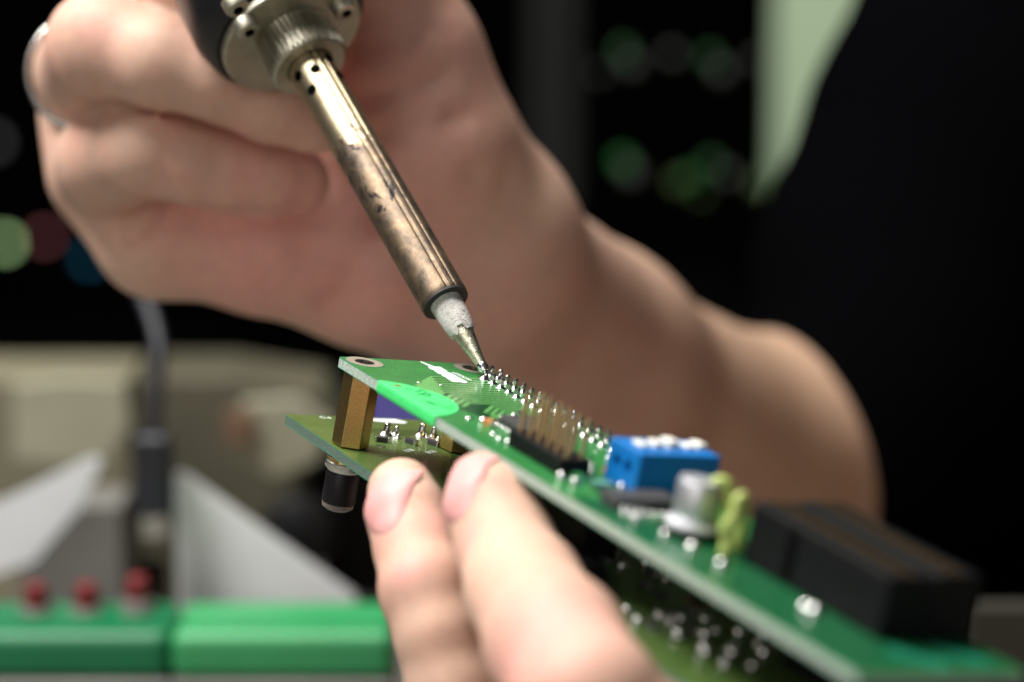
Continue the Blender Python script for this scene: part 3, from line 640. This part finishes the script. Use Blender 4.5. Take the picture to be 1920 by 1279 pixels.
# ---- left hand: index and middle fingers in view, the rest below the frame
hl = .8
lo = (-36, -112, -505); hi = (112, -8, -332)
B = Field(lo, hi, hl)
def chn(fl, pts, k):
    for (p, r), (q, s) in zip(pts[:-1], pts[1:]): fl.cone(p, r, q, s, k)
FA = [(cp_(753, 923, 419), 5.1), (cp_(765, 968, 416), 5.75), (cp_(780, 1030, 412), 5.8), (cp_(797, 1105, 406), 6.3), (cp_(822, 1190, 403), 5.95), (cp_(850, 1290, 402), 6.3), (cp_(900, 1480, 404), 7.7)]
FB = [(cp_(903, 908, 404), 4.7), (cp_(924, 955, 400), 6.1), (cp_(950, 1030, 395), 6.8), (cp_(985, 1110, 384), 7.8), (cp_(1042, 1210, 367), 8.9), (cp_(1105, 1320, 354), 8.9), (cp_(1210, 1480, 356), 10.3)]
Bf = Field(lo, hi, hl); chn(Bf, FA, 2.0); B.merge(Bf, .5)
Bf = Field(lo, hi, hl); chn(Bf, FB, 2.5); B.merge(Bf, .7)
Bf = Field(lo, hi, hl)
chn(Bf, [(cp_(900, 1480, 404), 7.7), (cp_(1210, 1480, 356), 10.3), (cp_(1500, 1600, 410), 14), (cp_(1750, 1600, 470), 17), (np.array([95, -98, -500.]), 22)], 8)
chn(Bf, [(cp_(1300, 1500, 430), 12), (cp_(1330, 1430, 445), 9), (cp_(1120, 1330, 465), 8), (cp_(1020, 1240, 470), 7)], 4)     # ring finger curled behind
chn(Bf, [(cp_(1450, 1560, 450), 12), (cp_(1420, 1470, 470), 8), (cp_(1230, 1390, 490), 7)], 4)                                 # little finger
chn(Bf, [(cp_(1750, 1560, 455), 16), (cp_(1700, 1400, 450), 12.3), (cp_(1560, 1440, 440), 10)], 5)                              # ball of the thumb
B.merge(Bf, 4)
V2, Q2 = nets(B)
V3 = None
C = Field((80, -190, -860), (620, 150, -470), 6)
chn(C, [(np.array([92, -98, -495.]), 21), (np.array([150, -108, -560.]), 27), (np.array([330, -130, -700.]), 40), (np.array([480, 60, -850.]), 48), (np.array([520, 130, -900.]), 50)], 14)
V3, Q3 = nets(C)
def body_mesh(parts):
    V = np.concatenate([p[0] for p in parts]); off = 0; Q = []
    for v, q in parts: Q.append(q + off); off += len(v)
    Q = np.concatenate(Q); Wd = (V @ RC.T + LC) * MM
    me = bpy.data.meshes.new('body'); me.vertices.add(len(V)); me.vertices.foreach_set('co', Wd.ravel().astype(np.float32))
    me.loops.add(len(Q) * 4); me.loops.foreach_set('vertex_index', Q.ravel().astype(np.int32)); me.polygons.add(len(Q))
    me.polygons.foreach_set('loop_start', np.arange(0, len(Q) * 4, 4, dtype=np.int32)); me.polygons.foreach_set('use_smooth', np.ones(len(Q), bool)); me.update(calc_edges=True); me.validate()
    return me, V
me, VV = body_mesh([(V1, Q1), (V2, Q2), (V3, Q3)])
# natural skin colour: redder at knuckles and palm, paler pads, sallow forearm
tint = np.zeros((len(VV), 4), np.float32); tint[:, 3] = 1
def spot(ch, p, r, a):
    q, r = nearer(cp_(*p), r); d = np.linalg.norm(VV - q, axis=1); tint[:, ch] = np.maximum(tint[:, ch], a * np.exp(-(d / r) ** 2))
for p, r, a in [((520, 400, 566), 26, .62), ((680, 400, 572), 28, .55), ((480, 500, 568), 20, .55), ((640, 520, 570), 14, .6), ((690, 540, 572), 14, .55), ((540, 360, 545), 7, .75), ((590, 250, 545), 8, .8), ((300, 190, 560), 10, .25),
                ((300, 235, 534), 5, .75), ((180, 70, 534), 9, .4), ((470, 330, 536), 6, .55), ((500, 200, 540), 14, .5), ((350, 380, 560), 12, .5), ((240, 450, 568), 9, .3), ((780, 300, 568), 26, .4), ((700, 130, 560), 24, .45), ((750, 200, 565), 10, .3),
                ((760, 1068, 401), 2.8, .9), ((746, 1085, 402), 4, .3), ((875, 1008, 389), 3.0, .75), ((1035, 1245, 356), 9, .85), ((715, 985, 408), 3, .5), ((1000, 1180, 378), 6, .28), ((1100, 1170, 380), 6, .3), ((712, 1000, 409), 4, .30), ((828, 960, 409), 3.6, .45), ((690, 900, 414), 4, .45), ((845, 1200, 400), 3, .3), ((1240, 1290, 376), 9, .4)]: spot(0, p, r, a)
for p, r, a in [((260, 250, 536), 7, .6), ((330, 110, 534), 12, .35), ((950, 360, 586), 14, .5), ((740, 880, 412), 5, .5), ((940, 1100, 383), 9, .45), ((830, 1250, 397), 10, .4), ((1000, 1060, 387), 7, .3), ((240, 480, 570), 9, .4), ((860, 400, 585), 6, .5)]: spot(1, p, r, a)
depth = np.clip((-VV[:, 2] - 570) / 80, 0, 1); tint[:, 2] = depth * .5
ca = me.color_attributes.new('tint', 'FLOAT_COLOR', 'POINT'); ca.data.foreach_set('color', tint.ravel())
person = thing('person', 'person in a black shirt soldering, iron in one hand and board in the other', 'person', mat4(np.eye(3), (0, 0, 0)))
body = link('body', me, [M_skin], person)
sm = body.modifiers.new('s', 'SMOOTH'); sm.iterations = 2; sm.factor = .4
# fingernails laid on the finger surfaces
def nail(chainp, kk, c0, nrm, axis, hl_, hw, name='fingernail'):
    nrm = np.array(nrm, float); nrm /= np.linalg.norm(nrm); axis = np.array(axis, float); axis -= nrm * (axis @ nrm); axis /= np.linalg.norm(axis); wv = np.cross(axis, nrm)
    def sdf(P):
        f = None
        for (p, r), (q, s) in zip(chainp[:-1], chainp[1:]):
            d = rc(P[:, 0], P[:, 1], P[:, 2], p, r, q, s); f = d if f is None else (lambda hh: f * (1 - hh) + d * hh - kk * hh * (1 - hh))(np.clip(.5 + .5 * (f - d) / kk, 0, 1))
        return f
    NR, NA = 12, 48; Bp = []; Dr = []; Fc = []; ax0 = c0 - nrm * 5.3
    for ir in range(NR + 1):
        r = max(ir / NR, .03)
        for ia in range(NA):
            a = 2 * math.pi * ia / NA; cs, sn = math.cos(a), math.sin(a); e = 2 / 2.9
            th = hw * r * np.sign(cs) * abs(cs) ** e / 5.6; Bp.append(ax0 + axis * hl_ * r * np.sign(sn) * abs(sn) ** e); Dr.append(nrm * math.cos(th) + wv * math.sin(th))
    Bp = np.array(Bp); Dr = np.array(Dr); D = np.full(len(Bp), 4.0)
    for _ in range(60):
        D = np.clip(D - sdf(Bp + Dr * D[:, None]) * .8, 0, 12)
    surf = Bp + Dr * D[:, None]; eps = .05
    gr = np.stack([(sdf(surf + np.eye(3)[i] * eps) - sdf(surf - np.eye(3)[i] * eps)) for i in range(3)], 1); gr /= np.linalg.norm(gr, axis=1)[:, None]
    rr = np.repeat(np.arange(NR + 1) / NR, NA); al = np.clip(((surf - c0) @ axis) / hl_, -1, 1)
    off = .46 - .5 * rr ** 7 * (al < .5) - .12 * rr ** 4; surf = surf + gr * off[:, None]
    for ir in range(NR):
        for ia in range(NA): Fc.append((ir * NA + ia, ir * NA + (ia + 1) % NA, (ir + 1) * NA + (ia + 1) % NA, (ir + 1) * NA + ia))
    inner = surf - gr * .3; m = len(surf); Fc.append(tuple(range(NA))[::-1])
    F2 = [tuple(i + m for i in f)[::-1] for f in Fc]; k = NR * NA
    Fc = Fc + F2 + [(k + i, k + m + i, k + m + (i + 1) % NA, k + (i + 1) % NA) for i in range(NA)]
    return build(name, G().add(np.concatenate([surf, inner]) @ RC.T + LC, Fc), [M_nail], person, True)
nail(FA, 2.0, cp_(726, 930, 412), (-.80, .12, .60), (.16, 1, .12), 5.7, 4.3)
nail(FB, 2.5, cp_(868, 915, 399), (-.86, .16, .50), (.22, 1, .1), 5.1, 4.2)
# ring worn on the fourth finger
def band(p, q, R, wd, th):
    p, q = np.array(p), np.array(q); d = (q - p) / np.linalg.norm(q - p); g = G(); lathe([(R, -wd / 2), (R + th * .8, -wd / 2 * .8), (R + th, 0), (R + th * .8, wd / 2 * .8), (R, wd / 2), (R, -wd / 2)], (p + q) / 2, d, 64, g)
    g.f = [f for f in g.f if len(f) == 4]
    return xf(g, RC, LC)
rb = band(nearer(cp_(172, 150, 568))[0], nearer(cp_(160, 118, 553))[0], 10.9, 2.8, .9); ro = build('finger_ring', rb, [M_silver], None, True)
tag(ro, 'plain silver ring on the fourth finger of the raised hand', 'ring')
# shirt
S = Field((20, -210, -980), (700, 380, -640), 8)
chn(S, [(np.array([112, -20, -825.]), 50), (np.array([162, 90, -860.]), 57), (np.array([235, 190, -900.]), 66)], 20)
chn(S, [(np.array([235, 190, -915.]), 70), (np.array([400, 240, -940.]), 75), (np.array([560, 190, -930.]), 70), (np.array([560, 60, -890.]), 58)], 30)
chn(S, [(np.array([262, 40, -985.]), 120), (np.array([255, -180, -985.]), 135)], 40)
chn(S, [(np.array([330, 120, -960.]), 130), (np.array([330, -180, -985.]), 140), (np.array([480, -180, -985.]), 140), (np.array([480, 120, -960.]), 130)], 40)
chn(S, [(cp_(1655, 430, 835), 33), (cp_(1800, 260, 850), 38)], 14)
gx, gy, gz = [S.lo[i] + 8 * np.arange(S.n[i]) for i in range(3)]
S.F += (3.0 * np.sin(gx[:, None, None] * .07 + gy[None, :, None] * .05 + 2 * np.sin(gz[None, None, :] * .03)) * np.sin(gy[None, :, None] * .045 + 1)).astype(np.float32)
Vs, Qs = nets(S); ms, _ = body_mesh([(Vs, Qs)]); ms.name = 'shirt'; link('shirt', ms, [M_shirt], person)
#BACK
# ------------------------------------------------------------------ background
# local frame of a background thing: x right, y away from the camera, z up; px/py give its foot
def desk_at(px, z):
    c = at(px, 900, z); return c
def rect(px0, px1, py0, py1, z):       # x-range and height range (mm) of a picture patch at a distance
    a = at(px0, py0, z); b = at(px1, py1, z); return a[0], b[0], b[2], a[2], a[1]
def slab(name, poly_px, z, th, m, label, cat, group=None):
    P = [at(x, y, z) for x, y in poly_px]; g = G(); n = len(P); y0 = np.mean([p[1] for p in P])
    V = [(p[0], y0, max(p[2], .3)) for p in P] + [(p[0], y0 + th, max(p[2], .3)) for p in P]
    g.add(V, [tuple(range(n)), tuple(reversed(range(n, 2 * n)))] + [(i, (i + 1) % n, n + (i + 1) % n, n + i) for i in range(n)])
    return tag(build(name, g, [m], bevel=1.0), label, cat, group)
M_gr1 = noisy('green housing', (.0, .13, .045), (.0, .155, .055), .4, 0, 60, .1)
M_gr2 = noisy('light green housing', (.03, .27, .09), (.04, .31, .11), .4, 0, 60, .1)
M_wp = noisy('white card', (.72, .72, .74), (.78, .78, .80), .7, 0, 60, .1)
M_cr = noisy('cream casing', (.26, .25, .175), (.33, .32, .23), .6, 0, 25, .1)
M_kh = noisy('khaki casing', (.13, .12, .075), (.20, .18, .12), .6, 0, 25, .1)
M_kh2 = noisy('olive casing', (.055, .05, .03), (.09, .08, .05), .6, 0, 25, .1)
M_gy = noisy('grey casing', (.13, .125, .115), (.17, .165, .15), .6, 0, 30, .1)
M_red = nmat('red plastic', (.15, .006, .009), .6)
M_navy = noisy('dark cable', (.007, .007, .013), (.011, .011, .018), .5, 0, 100, .1)
def housing(px0, px1, m, label):
    x0, x1, _, zt, y = rect(px0, px1, 1184, 1184, 625)
    t = thing('terminal_housing', label, 'terminal block', mat4(np.eye(3), (0, 0, 0)), 'green terminal housings')
    build('base', box(x0, x1, y - 4, y + 26, .3, zt - 10.4), [M_gy], t, bevel=1, segs=3); build('cover', box(x0, x1, y - 2, y + 26, zt - 10.3, zt), [m], t, bevel=2.6, segs=4)
    n = int((x1 - x0) / 3.4)
    for i in range(n): build('clamp_screw', lathe([(.9, zt - .2), (.9, zt + .4), (.6, zt + .5)], (x0 + (i + .5) * (x1 - x0) / n, y + 5, 0), n=12), [M_gr1], t, 'auto')
housing(-160, 318, M_gr1, 'deep green terminal housing at the front of the bench')
housing(321, 738, M_gr2, 'lighter green terminal housing beside the fingers')
def knob(px, py, lab):
    c = at(px, py, 640); t = thing('push_button', lab, 'button', mat4(np.eye(3), (c[0], c[1], 0)), 'red push buttons')
    build('button_base', lathe([(4, .3), (4, c[2] - 4), (3.4, c[2] - 3)], n=24), [M_gy], t, 'auto'); build('button_cap', lathe([(2.6, c[2] - 3.5), (2.8, c[2] - 1), (2.4, c[2] + 1.8), (1.1, c[2] + 2.5)], n=24), [M_red], t, 'auto')
knob(68, 1112, 'red push button furthest from the dark plug'); knob(163, 1112, 'middle red push button of the three'); knob(258, 1098, 'red push button just below the dark plug')
# cable and plug standing in a grey socket
t = thing('usb_cable', 'dark cable hanging down into an upright black plug', 'cable', mat4(np.eye(3), (0, 0, 0)))
pts = [at(225, 250, 710), at(205, 400, 695), at(232, 490, 685), at(275, 570, 672), at(298, 650, 664), at(293, 730, 661), at(290, 810, 660)]
build('cord', tube(spline(pts, 6), 1.7, 12), [M_navy], t, True)
x0, x1, z0, z1, y = rect(256, 326, 976, 806, 660); build('plug', box(x0, x1, y - 3, y + 3, z0, z1), [M_navy], t, bevel=1.8, segs=3)
x0, x1, z0, z1, y = rect(268, 314, 1010, 960, 660); build('plug_shell', box(x0, x1, y - 2.2, y + 2.2, z0, z1), [M_pin], t)
t = thing('socket_stand', 'grey upright socket under the dark plug', 'socket', mat4(np.eye(3), (0, 0, 0)))
x0, x1, z0, z1, y = rect(236, 332, 1400, 992, 660); build('socket_body', box(x0, x1, y - 7, y + 7, .3, z1), [M_gy], t, bevel=1)
x0, x1, z0, z1, y = rect(262, 318, 1110, 1036, 660); build('socket_slot', box(x0, x1, y - 7.3, y - 6.9, z0, z1), [M_dark], t)
slab('bracket', [(330, 878), (350, 878), (668, 1118), (668, 1300), (332, 1300)], 672, .9, M_wp, 'white triangular bracket sloping down to the fingers', 'bracket', 'white brackets')
slab('bracket', [(-160, 1050), (-160, 1000), (20, 930), (175, 852), (196, 858), (150, 950), (60, 1056), (-20, 1085)], 680, .9, M_wp, 'white wing shaped bracket leaning at the far left', 'bracket', 'white brackets')
slab('casing', [(-200, 700), (250, 700), (250, 1500), (-200, 1500)], 800, 40, M_kh, 'khaki instrument casing at the far left behind the wing shaped bracket', 'casing')
slab('panel', [(28, 718), (120, 706), (236, 712), (246, 800), (205, 868), (120, 880), (22, 868)], 760, 3, M_cr, 'cream panel standing in front of the khaki casing at the far left', 'panel')
slab('casing', [(262, 700), (430, 700), (600, 730), (640, 800), (560, 900), (560, 1500), (262, 1500)], 780, 40, M_kh2, 'dark olive instrument casing behind the sloping bracket', 'casing')
slab('panel', [(455, 750), (560, 742), (622, 790), (598, 868), (520, 905), (440, 862)], 760, 3, M_cr, 'cream irregular panel on the dark olive casing', 'panel')
slab('casing', [(40, 935), (235, 935), (235, 1500), (40, 1500)], 710, 20, M_gy, 'low grey casing between the wing bracket and the plug', 'casing')
c = at(570, 960, 772); tag(build('dial', lathe([(9, -2), (10, 2), (9.5, 6), (6, 8)], (c[0], c[1] - 20, c[2]), (0, -1, .1), n=40), [M_black], smooth='auto'), 'round black dial on the dark olive casing', 'dial')
c = at(450, 800, 757); tag(build('badge', box(c[0] - 4, c[0] + 4, c[1] - 1, c[1] + .8, c[2] - 5, c[2] + 5), [nmat('brown badge', (.16, .09, .05), .6)], bevel=1), 'brown square badge on the cream irregular panel', 'badge')
rr_ = random.Random(3)
vt = thing('storage_box', 'violet plastic box seen between the two boards, on a thin black post', 'box', mat4(np.eye(3), (0, 0, 0)))
x0, x1, z0, z1, y = rect(698, 790, 905, 706, 545); build('case', box(x0, x1, y, y + 5, z0, z1), [M_violet], vt, bevel=.8)
x0, x1, z0, z1, y = rect(776, 786, 1500, 905, 545); build('post', box(x0, x1, y + 1, y + 3, .2, z1 - .02), [M_black], vt)
slab('equipment_case', [(600, 780), (960, 780), (960, 1500), (600, 1500)], 830, 60, M_black, 'black equipment case behind the sloping white bracket', 'case')
# dark rack with lit indicator lamps
rk = thing('equipment_rack', 'dark equipment rack with rows of dim green lamps', 'rack', mat4(np.eye(3), (0, 0, 0)))
x0, x1, z0, z1, y = rect(900, 1452, 700, -300, 1220)
build('cabinet', box(x0, x1 - 1, y, y + 300, -895, z1), [M_wall], rk, bevel=2)
for px in (1010, 1060): 
    a0, a1, b0, b1, yy = rect(px - 20, px + 20, 380, -60, 1218); build('grille', box(a0, a1, yy - 3, y - .2, b0, b1), [nmat('grey mesh %d' % px, (.004, .0045, .004), .95)], rk)
LE = {'g': emit('green lamp', (.08, .42, .10), .14), 'w': emit('grey lamp', (.5, .5, .45), .06), 'G': emit('bright green lamp', (.04, .50, .08), .19), 'o': emit('olive lamp', (.26, .40, .10), .12)}
for px, py, k, sz in [(1165, 88, 'g', 3), (1180, 112, 'w', 3), (1255, 95, 'w', 2.6), (1325, 100, 'g', 2.8), (1345, 125, 'w', 3), (1410, 105, 'w', 2.4), (1120, 130, 'w', 2), (1165, 295, 'G', 3.2), (1180, 315, 'w', 3.4), (1268, 335, 'o', 3), (1290, 325, 'G', 2.6), (1330, 300, 'g', 3), (1360, 320, 'w', 2.6), (1418, 338, 'o', 3.2), (1440, 330, 'g', 2.2), (1310, 360, 'o', 2)]:
    c = at(px, py, 1218); build('indicator_lamp', lathe([(sz, 0), (sz * .9, 1.5), (sz * .4, 2.4)], (c[0], y, c[2]), (0, -1, 0), n=16), [LE[k]], rk, 'auto')
M_pg = noisy('pale green partition', (.42, .56, .36), (.46, .60, .40), .7, 0, 8, .1)
slab('partition', [(1456, -500), (2300, -500), (2300, 500), (1456, 500)], 1330, 20, M_pg, 'pale green partition panel behind the black sleeve', 'partition')
rl = thing('instrument_panel', 'dark instrument panel with coloured lamps at the left edge', 'instrument', mat4(np.eye(3), (0, 0, 0)))
x0, x1, z0, z1, y = rect(-900, 420, 640, 250, 1750); build('front_plate', box(x0, x1, y, y + 100, z0 - 900, z1), [M_wall], rl, bevel=2)
for px, py, c_, st, sz in [(14, 452, (.38, .60, .26), 4.0, 3.6), (88, 440, (.45, .14, .15), 1.6, 3), (172, 482, (.02, .20, .34), .9, 3.6), (240, 470, (.45, .16, .20), 3.5, 3.4), (0, 260, (.2, .2, .2), .8, 4)]:
    c = at(px, py, 1748); build('indicator_lamp', lathe([(sz, 0), (sz * .9, 2), (sz * .4, 3)], (c[0], y, c[2]), (0, -1, 0), n=20), [emit('lamp %d' % px, c_, st)], rl, 'auto')
c = at(1900, 1170, 640); tag(build('grey_strip', box(c[0] - 10, c[0] + 40, c[1], c[1] + 6, .3, c[2] + 4), [nmat('dim strip', (.028, .026, .018), .9)], bevel=1), 'grey strip standing on the bench at the right edge', 'strip')
bpy.context.view_layer.update()
